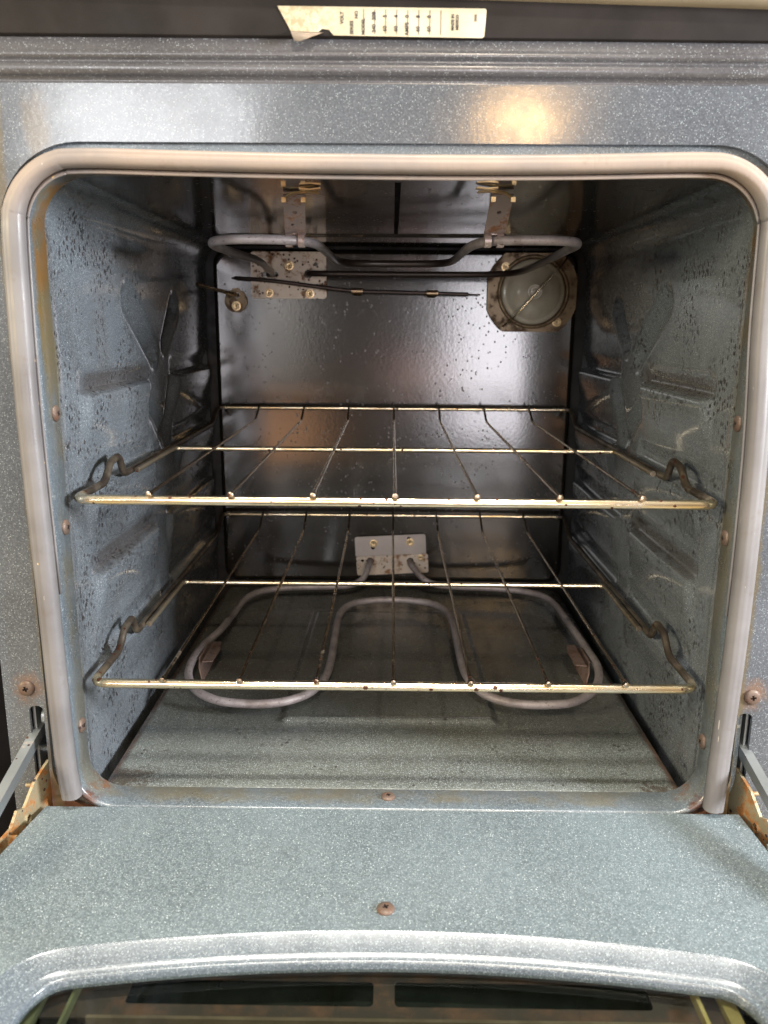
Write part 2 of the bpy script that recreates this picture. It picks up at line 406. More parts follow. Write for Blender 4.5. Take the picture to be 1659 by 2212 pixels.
def rrect(x0, x1, z0, z1, r, n=8):
    """rounded rectangle, r = (bl, br, tr, tl) corner radii; counter-clockwise from bottom left"""
    if not isinstance(r, (tuple, list)): r = (r,)*4
    out = []
    for (cx, cz, a0, rr) in ((x0+r[0], z0+r[0], 180, r[0]), (x1-r[1], z0+r[1], 270, r[1]), (x1-r[2], z1-r[2], 0, r[2]), (x0+r[3], z1-r[3], 90, r[3])):
        for k in range(n+1):
            a = R(a0+90*k/n); out.append((cx+rr*math.cos(a), cz+rr*math.sin(a)))
    return out
def circle(cx, cz, r, n=24, r2=None):
    return [(cx+r*math.cos(2*math.pi*k/n), cz+(r2 or r)*math.sin(2*math.pi*k/n)) for k in range(n)]
def plate(bm, outer, holes, f, thick):
    """flat plate with holes; f(u,v,h) -> Vector; front at h=0, back at h=thick"""
    loops = [outer]+list(holes)
    tri = tessellate_polygon([[Vector((u, v, 0)) for u, v in L] for L in loops])
    flat = [p for L in loops for p in L]
    A = [bm.verts.new(f(u, v, 0)) for u, v in flat]; B = [bm.verts.new(f(u, v, thick)) for u, v in flat]
    for t in tri:
        if len(set(t)) == 3:
            try: bm.faces.new([A[i] for i in t]); bm.faces.new([B[i] for i in t])
            except ValueError: pass
    s = 0
    for L in loops:
        n = len(L)
        for k in range(n):
            a, b = s+k, s+(k+1) % n
            bm.faces.new((A[a], A[b], B[b], B[a]))
        s += n
def loops_strip(bm, loops, closed=True):
    """loops: list of equal length lists of 3D points, joined in order"""
    V = [[bm.verts.new(p) for p in L] for L in loops]
    n = len(V[0])
    for a, b in zip(V, V[1:]):
        for k in range(n if closed else n-1):
            bm.faces.new((a[k], a[(k+1) % n], b[(k+1) % n], b[k]))
    return V
def lathe(bm, prof, M, seg=24):
    """prof: (radius, height) pairs; M maps local (x,y,z) with axis z"""
    rings = []
    for r, h in prof:
        if r < 1e-6: rings.append([bm.verts.new(M @ Vector((0, 0, h)))])
        else: rings.append([bm.verts.new(M @ Vector((r*math.cos(2*math.pi*k/seg), r*math.sin(2*math.pi*k/seg), h))) for k in range(seg)])
    for a, b in zip(rings, rings[1:]):
        for k in range(seg):
            k2 = (k+1) % seg
            if len(a) == 1: bm.faces.new((a[0], b[k], b[k2]))
            elif len(b) == 1: bm.faces.new((a[k], a[k2], b[0]))
            else: bm.faces.new((a[k], a[k2], b[k2], b[k]))
def empty(name, loc):
    o = bpy.data.objects.new(name, None); S.collection.objects.link(o); o.location = loc; o.empty_display_size = .05
    return o
def tag(o, **k):
    for a, b in k.items(): o[a] = b

# ================================================================== SETTING
bm = bmesh.new(); box(bm, -3, 3, -4, 2.5, -.80, -.76)
fl = link('floor', bm, M_KFLOOR); tag(fl, kind='structure')

# ================================================================== OVEN
oven = empty('oven', (0, .2, -.758))
tag(oven, label='built-in cavity of an old electric oven in blue grey speckled enamel, its door hanging open', category='oven')

# ---- black casing round everything
bm = bmesh.new()
for s in (-1, 1):
    a, b = sorted((s*.2490, s*.285)); box(bm, a, b, -.006, .52, -.745, .262)
box(bm, -.2485, .2485, .47, .52, -.745, .262)
box(bm, -.2485, .2485, .012, .469, .200, .2425)
box(bm, -.2485, .2485, .012, .469, -.275, -.250)
box(bm, -.2485, .2485, -.010, .011, -.745, -.262)
for x in (-.23, .23):
    for y in (.04, .48): box(bm, x-.02, x+.02, y-.02, y+.02, -.758, -.7452)
link('outer_casing', bm, M_CASE, oven)

# ---- side walls with pressed rack ledges and V grooves
LEV = (.0545, -.0075, -.0695, -.1315)
def sstep(a, b, x):
    t = max(0, min(1, (x-a)/(b-a))); return t*t*(3-2*t)
def segd(p, a, b):
    ax, ay = a; bx, by = b; px, py = p
    t = max(0, min(1, ((px-ax)*(bx-ax)+(py-ay)*(by-ay))/((bx-ax)**2+(by-ay)**2)))
    return math.hypot(px-ax-t*(bx-ax), py-ay-t*(by-ay)), t
VG = [((.156, .119), (.217, .077), .0125, .0115, 1), ((.292, .117), (.250, .083), .0120, .0080, 1),
      ((.192, .040), (.238, .004), .0070, .0120, .6), ((.268, .042), (.246, .008), .0110, .0100, .6)]
def wall_d(y, z):
    d = 0
    for i, L in enumerate(LEV):
        m = sstep(.040, .056, y)*(1-sstep(.186, .200, y))
        if i < 2: m = max(m, sstep(.262, .276, y)*(1-sstep(.412, .424, y)))
        else: m = max(m, (sstep(.225, .24, y)*(1-sstep(.412, .424, y)))*.8)
        t = z-L
        if m > 0 and -.042 < t < .022:
            prot = .0052*(sstep(.0028, -.0012, t) if t > -.0012 else 1)*(1-sstep(-.004, -.040, t) if t < -.004 else 1) if t < .0028 else 0
            groove = -.0036*sstep(.021, .006, t)*sstep(.0005, .004, t)
            d += m*(prot+groove)
    gr = 1
    for a, b, w0, w1, dep in VG:
        q, t = segd((y, z), a, b); w = w0+(w1-w0)*t
        gr *= 1-dep*(1-sstep(-w*.25, w*1.45, q))
    d = d*(.35+.65*gr) - .0078*(1-gr)
    # gentle waviness of pressed sheet
    d += .0007*math.sin(y*31+z*17)*math.sin(z*27-y*9)
    # vertical crease close to the front flange
    d += .0009*(1-sstep(.012, .020, y))
    return d
def side_wall(s):
    bm = bmesh.new(); X = .2066; y0, y1, zb, zt, r = .006, .427, -.224, .163, .0205
    ny, nz = 250, 235; na = 12; rows = []
    for j in range(nz+na+1):
        row = []
        for i in range(ny+1):
            y = y0+(y1-y0)*i/ny
            if j <= nz:
                z = zb+(zt-zb)*j/nz; x = X-wall_d(y, z)*(sstep(zt, zt-.02, z))
                # back edge turns outward
                e = max(0, y-(y1-.006)); x += e*e*60
            else:
                a = (j-nz)/na*math.pi/2; x = X-r+r*math.cos(a); z = zt+r*math.sin(a)
            row.append(bm.verts.new((s*x, y, z)))
        rows.append(row)
    for a, b in zip(rows, rows[1:]):
        for i in range(ny): bm.faces.new((a[i], a[i+1], b[i+1], b[i]))
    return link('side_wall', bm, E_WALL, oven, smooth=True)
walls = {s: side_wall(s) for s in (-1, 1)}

# ---- ceiling with its centre slit
bm = bmesh.new()
xs = sorted(set([round(-.187+.374*i/60, 5) for i in range(61)] + [-.0024, -.0019, -.0017, 0, .0017, .0019, .0024]))
ys = [0.006+.421*j/70 for j in range(71)]
g = []
for y in ys:
    row = []
    for x in xs:
        k = 1 if (abs(x) < .0019 and .03 < y < .30) else 0
        z = .1835 + .006*k + .0006*math.sin(x*16)*math.sin(y*9)
        z -= .0018*sstep(.300, .312, y)*(1-sstep(.36, .38, y))*(1 if abs(x) < .16 else 0)
        row.append(bm.verts.new((x, y, z)))
    g.append(row)
for a, b in zip(g, g[1:]):
    for i in range(len(xs)-1):
        f = bm.faces.new((a[i], a[i+1], b[i+1], b[i]))
        if max(v.co.z for v in f.verts) > .186: f.material_index = 1  # slit faces coloured black, its shade painted in
link('ceiling_panel', bm, [E_CEIL, M_BLACK], oven, angle=40)

# ---- dark liner behind the gaps
bm = bmesh.new(); box(bm, -.2455, .2455, .447, .462, -.248, .199)
box(bm, -.2455, .2455, .012, .446, -.238, -.232)
link('liner', bm, M_LINER, oven)

# ---- back wall: a pressed panel with rolled edges
bm = bmesh.new()
base = lambda o: rrect(-.2005+o, .2005-o, -.1975+o, .1815-o, max(.002, .016-o*.6), 8)
L = []
for o, y in ((-.001, .446), (0, .440), (.0008, .4375), (.0025, .4356), (.005, .435)):
    L.append([Vector((u, y, v)) for u, v in base(o)])
V = loops_strip(bm, L)
# sheet given a slight dish to place the lamps' reflections
last = V[-1]; n_ = 40
def by(x): return .435+.06*(.195**2-min(abs(x), .195)**2)-.0000
xe = max(v.co.x for v in last); x0_ = min(v.co.x for v in last)
grid = []
def zlim(x):
    c = [v.co for v in last]; zs = []
    for a, b in zip(c, c[1:]+c[:1]):
        if (a.x-x)*(b.x-x) <= 0 and abs(a.x-b.x) > 1e-9: zs.append(a.z+(b.z-a.z)*(x-a.x)/(b.x-a.x))
    return min(zs), max(zs)
for i in range(n_+1):
    x = x0_+1e-6+(xe-x0_-2e-6)*i/n_; lo, hi = zlim(x)
    grid.append([bm.verts.new((x, by(x)+.0002, lo-.0006+(hi-lo+.0012)*j/20)) for j in range(21)])
for a, b in zip(grid, grid[1:]):
    for j in range(20): bm.faces.new((a[j], b[j], b[j+1], a[j+1]))
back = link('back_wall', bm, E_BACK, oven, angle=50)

# ---- floor panel with raised plateau and trench edges
def floor_z(x, y):
    z = -.205
    # raised centre plateau with a rolled front bead
    hw = .079+(.345-y)*0.02
    ex = sstep(hw+.004, hw-.002, abs(x+.003)); ey = sstep(.097, .102, y)*(1-sstep(.344, .352, y))
    z += .0022*ex*ey
    z += .0022*math.exp(-((y-.1005)/.0034)**2)*sstep(.086, .080, abs(x+.003))
    # side edges roll down into the gap
    e = abs(x)-.190
    if e > 0: z -= (e/.0075)**2*.003
    e = .0108-y
    if e > 0: z -= e*e*130
    z += .0002*math.sin(x*21+1)*math.sin(y*11)
    return z
bm = bmesh.new(); g = []
XS = [-.1975+.395*i/220 for i in range(221)]; YS = [.0068+.424*j/240 for j in range(241)]
for y in YS: g.append([bm.verts.new((x, y, floor_z(x, y))) for x in XS])
for a, b in zip(g, g[1:]):
    for i in range(220): bm.faces.new((a[i], a[i+1], b[i+1], b[i]))
ed = [e for e in bm.edges if e.is_boundary]
r_ = bmesh.ops.extrude_edge_only(bm, edges=ed)
for v in [x for x in r_['geom'] if isinstance(x, bmesh.types.BMVert)]: v.co.z -= .012
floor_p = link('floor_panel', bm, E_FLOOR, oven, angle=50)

# ---- flange ring round the mouth of the cavity
bm = bmesh.new()
def mouth(o): return rrect(-.2045-o, .2045+o, -.2052-o, .1832+o, (.024+o, .024+o, .030+o, .030+o), 12)
L = []
for o, y in ((.012, .0085), (.0008, .0082), (0, .0074), (0, -.0125), (.0003, -.0140), (.0010, -.0150), (.0022, -.0155), (.0036, -.0152), (.0046, -.0143), (.0050, -.0130), (.0052, -.0085), (.019, -.0080)):
    L.append([Vector((u, y, v)) for u, v in mouth(o)])
loops_strip(bm, L)
lip = link('mouth_flange', bm, E_LIP, oven, angle=60)

# ---- front frame
bm = bmesh.new()
def slot(s):
    a, b = (-.2325, -.2232) if s < 0 else (.2190, .2282)
    return rrect(a, b, -.212, -.1365, (.001, .001, .0038, .0038), 6)
outer = [(-.2475, -.262), (.2475, -.262), (.2475, .2265), (-.2475, .2265)]
plate(bm, outer, [rrect(-.2212, .2185, -.2102, .1975, (.030, .030, .047, .047), 12)[::-1], slot(-1), slot(1)], lambda u, v, h: Vector((u, -.012+h, v)), .003)
frame = link('front_frame', bm, E_FRAME, oven)
# ridged strip above the frame
bm = bmesh.new()
prof = [(-.0119, .2262), (-.0112, .2276), (-.0116, .2290), (-.0140, .2298), (-.0158, .2308), (-.0164, .2322), (-.0164, .2342), (-.0160, .2352),
        (-.0146, .2360), (-.0142, .2368), (-.0150, .2376), (-.0164, .2384), (-.0168, .2396), (-.0162, .2410), (-.0154, .2424), (-.0152, .2476), (-.0140, .2484), (-.011, .2486)]
pf = [Vector((0, a, b)) for a, b in prof]
V = []
for x in (-.2475, 0, .2475): V.append([bm.verts.new((x, p.y, p.z-.0008*(1 if x > 0 else 0))) for p in pf])
for a, b in zip(V, V[1:]):
    for i in range(len(pf)-1): bm.faces.new((a[i], a[i+1], b[i+1], b[i]))
link('ridged_trim', bm, enamel('speckled_enamel_trim', base=(.066, .066, .074), fleck=.35, kind='', rough=.3, peel=.12, fb=.55), oven, smooth=True)
# black strip that carries the label
bm = bmesh.new()
V = loops_strip(bm, [[Vector((x, y, z-(.0032 if x > 0 else 0)*k)) for x in (-.2475, .2475)] for (y, z, k) in
                ((-.008, .2480, .6), (-.0160, .2482, .8), (-.0172, .2492, .9), (-.0176, .2510, 1), (-.0176, .2700, 1), (-.017, .2730, 1), (-.006, .2735, 1))], closed=False)
strip = link('label_strip', bm, M_STRIP, oven, angle=40)
# edge of the cooktop above
bm = bmesh.new()
pr = [(.52, .2660), (-.020, .2660), (-.0275, .2668), (-.031, .2690), (-.032, .273), (-.031, .280), (-.026, .284), (.52, .285)]
V = []
for x, dz in ((-.256, .0066), (.256, -.0068)): V.append([bm.verts.new((x, a, b+dz)) for a, b in pr])
n = len(pr)
for i in range(n): bm.faces.new((V[0][i], V[0][(i+1) % n], V[1][(i+1) % n], V[1][i]))
bm.faces.new(V[0]); bm.faces.new(V[1])
link('cooktop', bm, M_COOK, oven, angle=50)

# ---- silicone seal
def seal():
    bm = bmesh.new(); xl, xr, zt = -.2112, .2085, .1880
    yc = -.0195
    pts = [(-.2075, yc, -.1965), (-.2098, yc, -.165), (-.2112, yc, -.06), (-.2128, yc, .05), (-.2118, yc, .130)]
    for k in range(1, 12):
        a = R(180-90*k/12); pts.append((-.1745+.0365*math.cos(a), yc, .1520+.0365*math.sin(a)))
    pts += [(-.160, yc, .1885), (-.12, yc, .1876), (-.06, yc, .1866), (0, yc, .1862), (.05, yc, .1862), (.10, yc, .1868), (.150, yc, .1880)]
    for k in range(0, 12):
        a = R(90-90*k/12); pts.append((.1670+.0375*math.cos(a), yc, .1505+.0375*math.sin(a)))
    pts += [(.2055, yc, .10), (.2092, yc, .03), (.2100, yc, -.07), (.2080, yc, -.165), (.2072, yc, -.2000)]
    pts = catmull(pts, 4)
    # D section with a flat sealing face and two shallow ribs; u outward in the plane, w towards the camera
    sec = [(-.0068, -.006), (-.0078, -.002), (-.0074, .0015), (-.0058, .0040), (-.0040, .0052), (-.0028, .0049), (-.0016, .0056), (.0012, .0060), (.0026, .0055),
           (.0040, .0056), (.0060, .0040), (.0074, .0012), (.0076, -.0025), (.0066, -.006)]
    wk = lambda p: .82 - .18*sstep(.150, .185, p.z)
    rings = []
    for i, p in enumerate(pts):
        a = pts[max(0, i-1)]; b = pts[min(len(pts)-1, i+1)]
        T = (b-a).normalized(); O = Vector((0, -1, 0)); N = T.cross(O).normalized()
        rings.append([bm.verts.new(p + N*(u*wk(p)+.0006) + O*w*.8) for u, w in sec])
    for a, b in zip(rings, rings[1:]):
        for k in range(len(sec)-1): bm.faces.new((a[k], a[k+1], b[k+1], b[k]))
        bm.faces.new((a[-1], a[0], b[0], b[-1]))
    bm.faces.new(rings[0]); bm.faces.new(rings[-1])
    o = link('door_seal', bm, M_SEAL, oven, angle=75)
    # thin sealing flap on the inner side
    bm = bmesh.new(); fr = []
    for i, p in enumerate(pts[8:-8]):
        j = i+8; a = pts[j-1]; b = pts[j+1]; T = (b-a).normalized(); O = Vector((0, -1, 0)); N = T.cross(O).normalized()
        if N.dot(Vector((-.0, 0, 0))-p) < 0: N = -N
        fr.append([bm.verts.new(p+N*u+O*w) for u, w in ((.0050, -.0046), (.0072, -.0030), (.0080, -.0034), (.0078, -.0043), (.0060, -.0058))])
    for a, b in zip(fr, fr[1:]):
        for k in range(5): bm.faces.new((a[k], a[(k+1) % 5], b[(k+1) % 5], b[k]))
    bm.faces.new(fr[0]); bm.faces.new(fr[-1])
    link('sealing_flap', bm, M_SEAL, o, smooth=True)
seal()

# ---- screws
def screw_mesh(r=.0052, h=.0021):
    bm = bmesh.new()
    prof = [(r, 0), (r*1.0, h*.25), (r*.92, h*.62), (r*.7, h*.88), (r*.4, h)]
    lathe(bm, prof, Matrix(), 28)
    # top disc with a sunk cross
    w, l, d = r*.13, r*.50, h*.75
    ring = circle(0, 0, r*.4, 28)
    cross = [(-w, -l*.72), (w, -l*.72), (w, -w), (l*.72, -w), (l*.72, w), (w, w), (w, l*.72), (-w, l*.72), (-w, w), (-l*.72, w), (-l*.72, -w), (-w, -w)]
    n0 = len(bm.faces)
    tri = tessellate_polygon([[Vector((u, v, 0)) for u, v in ring], [Vector((u, v, 0)) for u, v in cross]])
    fl_ = [bm.verts.new((u, v, h)) for u, v in ring+cross]
    for t in tri:
        if len(set(t)) == 3: bm.faces.new([fl_[i] for i in t])
    c0 = fl_[28:]; c1 = [bm.verts.new((u*.7, v*.7, h-d)) for u, v in cross]
    for k in range(12):
        f = bm.faces.new((c0[k], c0[(k+1) % 12], c1[(k+1) % 12], c1[k])); f.material_index = 1
    f = bm.faces.new(c1); f.material_index = 1
    me = bpy.data.meshes.new('screw'); bmesh.ops.remove_doubles(bm, verts=bm.verts, dist=1e-6)
    bmesh.ops.recalc_face_normals(bm, faces=bm.faces); bm.to_mesh(me); bm.free()
    me.materials.append(M_SCREW); me.materials.append(M_CROSS)
    for p in me.polygons: p.use_smooth = True
    me.set_sharp_from_angle(angle=R(50)); return me
SC = screw_mesh()
def world_of(o):
    w = Vector((0, 0, 0))
    while o: w += o.location; o = o.parent
    return w
def put_screw(parent, loc, nrm, roll=0, me=SC, name='screw', sc=1):
    o = bpy.data.objects.new(name, me); S.collection.objects.link(o)
    o.parent = parent; o.location = Vector(loc)-world_of(parent)
    q = Vector(nrm).to_track_quat('Z', 'Y'); q = q @ Matrix.Rotation(roll, 3, 'Z').to_quaternion()
    o.rotation_euler = q.to_euler(); o.scale = (sc,)*3
    return o
put_screw(frame, (-.2325, -.0121, -.1243), (0, -1, 0), .3)
put_screw(frame, (.2262, -.0121, -.1250), (0, -1, 0), .15)
for z, y in ((.0486, .0004), (-.0219, .0006), (-.1557, -.0010)): put_screw(lip, (-.2044, y, z), (1, 0, 0), random.random()*3, sc=.95)
for z, y in ((.0457, .0005), (-.0252, .001), (-.1640, .0020)): put_screw(lip, (.2044, y, z), (-1, 0, 0), random.random()*3, sc=.95)
put_screw(lip, (-.0025, -.0020, -.2051), (0, 0, 1), .4, sc=.9)
put_screw(lip, (.001, -.003, .1831), (0, 0, -1), .4, sc=.9)
put_screw(lip, (.125, -.003, .1831), (0, 0, -1), .4, sc=.7)

def hex_mesh(r=.0033, h=.0022):
    bm = bmesh.new()
    lathe(bm, [(r*1.45, 0), (r*1.45, h*.25), (r*1.02, h*.3)], Matrix(), 24)
    lathe(bm, [(r, h*.3), (r, h*.95), (r*.85, h*1.05), (r*.45, h*1.0), (0, h*.8)], Matrix(), 6)
    me = bpy.data.meshes.new('hex_screw'); bmesh.ops.recalc_face_normals(bm, faces=bm.faces); bm.to_mesh(me); bm.free(); me.materials.append(M_SCREWB); return me
HX = hex_mesh()

# ---- hinge slots: mechanism seen inside
for s in (-1, 1):
    bm = bmesh.new()
    cx = -.2279 if s < 0 else .2236
    box(bm, cx-.0085, cx+.0085, .030, .032, -.24, -.10)
    box(bm, cx-.0092, cx-.0085, -.0085, .032, -.24, -.10); box(bm, cx+.0085, cx+.0092, -.0085, .032, -.24, -.10)
    pk = link('hinge_pocket', bm, M_LINER, oven)
    bm = bmesh.new()
    ox = cx+s*.0030
    box(bm, ox-.0006, ox+.0006, -.0080, .028, -.225, -.134)
    box(bm, ox+s*.0018-.0005, ox+s*.0018+.0005, -.0060, .026, -.225, -.138)
    tube(bm, [(cx-.004, .004, -.1755), (cx+.004, .004, -.1755)], .0026, 12)
    tube(bm, [(cx-s*.0034, -.002, -.1475), (cx-s*.0008, -.002, -.1475)], .0062, 20)
    link('receiver', bm, M_ZINC, pk, angle=40)
# ---- hinge arms and brackets
def arm(s):
    X = -.2305 if s < 0 else .2262
    bm = bmesh.new()
    p0, p1 = Vector((0, .006, -.1555)), Vector((0, -.125, -.1985))
    if s > 0: p0, p1 = Vector((0, .006, -.1620)), Vector((0, -.125, -.2020))
    d = (p1-p0).normalized(); n = Vector((0, -d.z, d.y));
    if n.z < 0: n = -n
    # channel section: web facing the oven side, folded top flange
    sec = [(-.0030, .0055), (.0030, .0055), (.0030, -.0065), (.0021, -.0065), (.0021, .0046), (-.0021, .0046), (-.0021, -.0020), (-.0030, -.0020)]
    V = []
    for p, k in ((p0, .75), (p0.lerp(p1, .15), 1), (p1, 1.05)):
        xo = X + (0 if s < 0 else 0) + (p-p0).length*(-.035 if s < 0 else .045)
        V.append([bm.verts.new(Vector((xo - s*a*-1, 0, 0)) + p + n*b*k) for a, b in sec])
    m = len(sec)
    for a, b in zip(V, V[1:]):
        for i in range(m): bm.faces.new((a[i], a[(i+1) % m], b[(i+1) % m], b[i]))
    bm.faces.new(V[0]); bm.faces.new(V[-1])
    link('hinge_arm', bm, M_ZINC, oven)
    # rusty bracket plate carried by the door edge
    bm = bmesh.new()
    xb = -.2300 if s < 0 else .2285
    poly = [(-.006, -.178), (.004, -.196), (.002, -.232), (-.060, -.240), (-.0700, -.226), (-.0560, -.208), (-.0420, -.2045), (-.036, -.196), (-.030, -.198), (-.020, -.186)]
    plate(bm, poly, [circle(-.028, -.207, .0028, 12)], lambda u, v, h: Vector((xb-s*.0045+s*h-s*(u+.006)*.30, u, v)), .0018)
    plate(bm, [(-.0700, -.226), (-.060, -.240), (-.0595, -.300), (-.0695, -.300)], [], lambda u, v, h: Vector((xb-s*.0045+s*h*1.2-s*.0002-s*(u+.006)*.30, u, v)), .0018)
    box(bm, *sorted((xb+s*.0019, xb+s*.0075)), -.046, -.044, -.250, -.2075)
    br = link('hinge_bracket', bm, M_RUSTY, oven)
    bm = bmesh.new(); tube(bm, [(xb-s*.001, -.016, -.1905), (xb+s*.0075, -.016, -.1905)], .0014, 10)
    lathe(bm, [(.0034, -.0006), (.0034, .0028), (.0022, .0034), (0, .0036)], Matrix.Translation((xb+s*.0020, -.028, -.207)) @ Matrix.Rotation(s*math.pi/2, 4, 'Y'), 16)
    link('pin', bm, M_RUSTY, br, angle=40)
for s in (-1, 1): arm(s)

# ---- broil element
def tube_obj(name, pts, r, mat, parent, seg=14, closed=False, smooth=True):
    bm = bmesh.new(); tube(bm, pts, r, seg, closed); return link(name, bm, mat, parent, angle=50)
zb = .1570
BP = [(-.1385, .434, .1545), (-.1335, .405, .1540), (-.1185, .33, .1548), (-.1215, .25, .1560), (-.1295, .18, .1568), (-.1322, .130, zb), (-.1260, .100, zb), (-.1120, .086, zb), (-.092, .084, zb), (-.072, .089, zb), (-.0600, .104, zb), (-.0560, .130, zb),
      (-.0545, .19, .1568), (-.0530, .252, .1566), (-.0450, .282, .1566), (-.030, .292, .1566), (0, .294, .1566), (.030, .290, .1566), (.0445, .278, .1566), (.0500, .250, .1566), (.0512, .19, .1568), (.0530, .125, zb), (.0580, .098, zb), (.0680, .084, zb), (.088, .080, zb), (.106, .081, zb),
      (.1195, .090, zb), (.1258, .110, zb), (.1272, .15, zb), (.1285, .22, .1563), (.1290, .30, .1556), (.1270, .350, .1548), (.1180, .378, .1540), (.095, .392, .1536), (.06, .397, .1535), (0, .399, .1535), (-.05, .400, .1537), (-.080, .403, .1540), (-.0925, .412, .1545), (-.0950, .434, .1550)]
# left terminal leg runs diagonally from the plate to the front corner
BP[1] = (-.1295, .400, .1535); BP[2] = (-.1245, .33, .1545)
broil = tube_obj('broil_element', catmull(BP, 5), .0032, M_ELEM, oven, 14)
bm = bmesh.new()
plate(bm, rrect(-.1580, -.0752, .1290, .1785, .0035, 5), [rrect(-.1462, -.1275, .1518, .1572, .0026, 5)[::1], circle(-.0950, .1550, .0046, 16), circle(-.1495, .1655, .0022, 12), circle(-.0865, .1655, .0022, 12)],
      lambda u, v, h: Vector((u, .4330+h, v)), .0012)
mp = link('mounting_plate', bm, M_ALU, broil)
# the three screws stand on the plate, so they share its parent
for x, z in ((-.1158, .1640), (-.1385, .1350), (-.0935, .1345)): put_screw(broil, (x, .4329, z), (0, -1, 0), 0, HX, 'hex_screw')
def hanger(x, y0, yt, xo):
    bm = bmesh.new(); w = .0070
    P = [(x+xo*.9, y0+.000, .1625), (x+xo*.5, y0-.012, .1700), (x+xo*.2, y0-.022, .1770), (x, y0-.030, .1805), (x-xo*.1, y0-.044, .1826)]
    def ribbon(P, w, th=.0010, wv=(1, 0, 0)):
        V = []; wv = Vector(wv)
        P = [Vector(p) for p in P]
        for i, p in enumerate(P):
            T = (P[min(i+1, len(P)-1)]-P[max(i-1, 0)]).normalized(); N = T.cross(wv).normalized()
            V.append([bm.verts.new(p+wv*a*w+N*b*th) for a, b in ((-1, -.5), (1, -.5), (1, .5), (-1, .5))])
        for a, b in zip(V, V[1:]):
            for k in range(4): bm.faces.new((a[k], a[(k+1) % 4], b[(k+1) % 4], b[k]))
        bm.faces.new(V[0]); bm.faces.new(V[-1])
    # strap with a round hole
    a, b = Vector((x+xo, y0, .1605)), Vector((x, y0-.030, .1818))
    d = (b-a); L_ = d.length; d.normalize(); n = d.cross(Vector((1, 0, 0))).normalized()
    strap = rrect(-w, w, 0, L_, (.001, .001, .001, .001), 3)
    plate(bm, strap, [circle(0, L_*.58, .0016, 12)], lambda u, v, h: a + Vector((u, 0, 0)) + d*v + n*h, .0009)
    # two curled fingers round the tube
    for ox in (-.0042, .0042):
        pts = []
        for k in range(15):
            t = R(150-300*k/14*1.0)
            pts.append((x+xo+ox, y0-.0042*math.sin(t)*-1-.0002, zb+.0001+.0046*math.cos(t)))
        ribbon(pts, .0022, .0008)
    box(bm, x+xo-.0062, x+xo+.0062, y0-.0014, y0+.0014, .1608, .1622)
    o = link('hanger_clip', bm, M_CLIP, broil, angle=40)
    # bright tab and bent ears that hook into the ceiling
    bm = bmesh.new(); k = 1 if xo < -.002 else -1
    ribbon([(x-.006*k, y0-.030, .1800), (x-.001*k, y0-.036, .1818), (x+.008*k, y0-.041, .1822), (x+.017*k, y0-.043, .1812)], .0030, .0009, (0, 1, 0))
    ribbon([(x+.006*k, y0-.052, .1822), (x+.012*k, y0-.052, .1816), (x+.019*k, y0-.052, .1822)], .0028, .0009, (0, 1, 0))
    for ox in (-.0062, .0062): box(bm, x+ox-.0014, x+ox+.0014, y0-.0335, y0-.0315, .1770, .1800)
    link('hanger_tab', bm, M_TAB, broil, angle=40)
    return o
hanger(-.0660, .0925, 0, -.0030); hanger(.0660, .0860, 0, -.0010)

# ---- bake element
zk = -.190
KP = [(-.0260, .434, -.1715), (-.0275, .420, -.1730), (-.0330, .405, -.1830), (-.0450, .396, -.1885), (-.0650, .392, zk), (-.1000, .389, zk), (-.1320, .382, zk), (-.1520, .366, zk), (-.1610, .340, zk), (-.1640, .30, zk), (-.1680, .255, zk), (-.1760, .215, zk), (-.1775, .180, zk), (-.1730, .150, zk), (-.1600, .1230, zk), (-.1400, .1060, zk), (-.1180, .1005, zk), (-.0980, .1010, zk), (-.0800, .1080, zk), (-.0660, .1230, zk), (-.0570, .1500, zk), (-.0545, .1850, zk), (-.0550, .24, zk), (-.0550, .290, zk), (-.0510, .318, zk), (-.0420, .335, zk), (-.0250, .345, zk), (0, .349, zk)]
right = [(.0275, .345, zk), (.0440, .336, zk), (.0545, .320, zk), (.0600, .293, zk), (.0612, .24, zk), (.0615, .1850, zk), (.0640, .1530, zk), (.0720, .1270, zk), (.0850, .1120, zk), (.1020, .1050, zk), (.1210, .1040, zk), (.1420, .1080, zk), (.1620, .1250, zk), (.1745, .1500, zk), (.1810, .1800, zk), (.1805, .215, zk), (.1790, .255, zk), (.1770, .30, zk), (.1745, .340, zk), (.1660, .366, zk), (.1450, .383, zk), (.1130, .391, zk), (.0750, .395, zk), (.0500, .398, -.1885), (.0350, .405, -.1830), (.0230, .419, -.1730), (.0210, .434, -.1715)]
bake = tube_obj('bake_element', catmull(KP+right, 5), .0035, M_ELEM, oven, 14)
def rot2(pts, c, a): return [(c[0]+(u-c[0])*math.cos(a)-(v-c[1])*math.sin(a), c[1]+(u-c[0])*math.sin(a)+(v-c[1])*math.cos(a)) for u, v in pts]
bm = bmesh.new(); c = (-.001, -.164); A = R(3.2)
def slot2(x, z): return rrect(x-.0022, x+.0022, z-.0058, z+.0058, .0021, 5)
plate(bm, rot2(rrect(-.0435, .0400, -.1650, -.1402, .0025, 4), c, A), [rot2(slot2(-.0225, -.1505), c, A), rot2(slot2(.0205, -.1485), c, A)], lambda u, v, h: Vector((u, .4338+h, v)), .001)
link('upper_bracket', bm, M_ALU2, bake)
bm = bmesh.new()
plate(bm, rot2(rrect(-.0430, .0420, -.1870, -.1640, .0025, 4), c, A), [circle(-.0262, -.1715, .0042, 14), circle(.0212, -.1710, .0042, 14), circle(-.0352, -.171, .0018, 10)], lambda u, v, h: Vector((u, .4322+h, v)), .0012)
link('mounting_plate', bm, M_ALU, bake)
for x, z in ((-.0222, -.1500), (.0208, -.1482)): put_screw(bake, (x, .4336, z), (0, -1, 0), 0, HX, 'hex_screw')
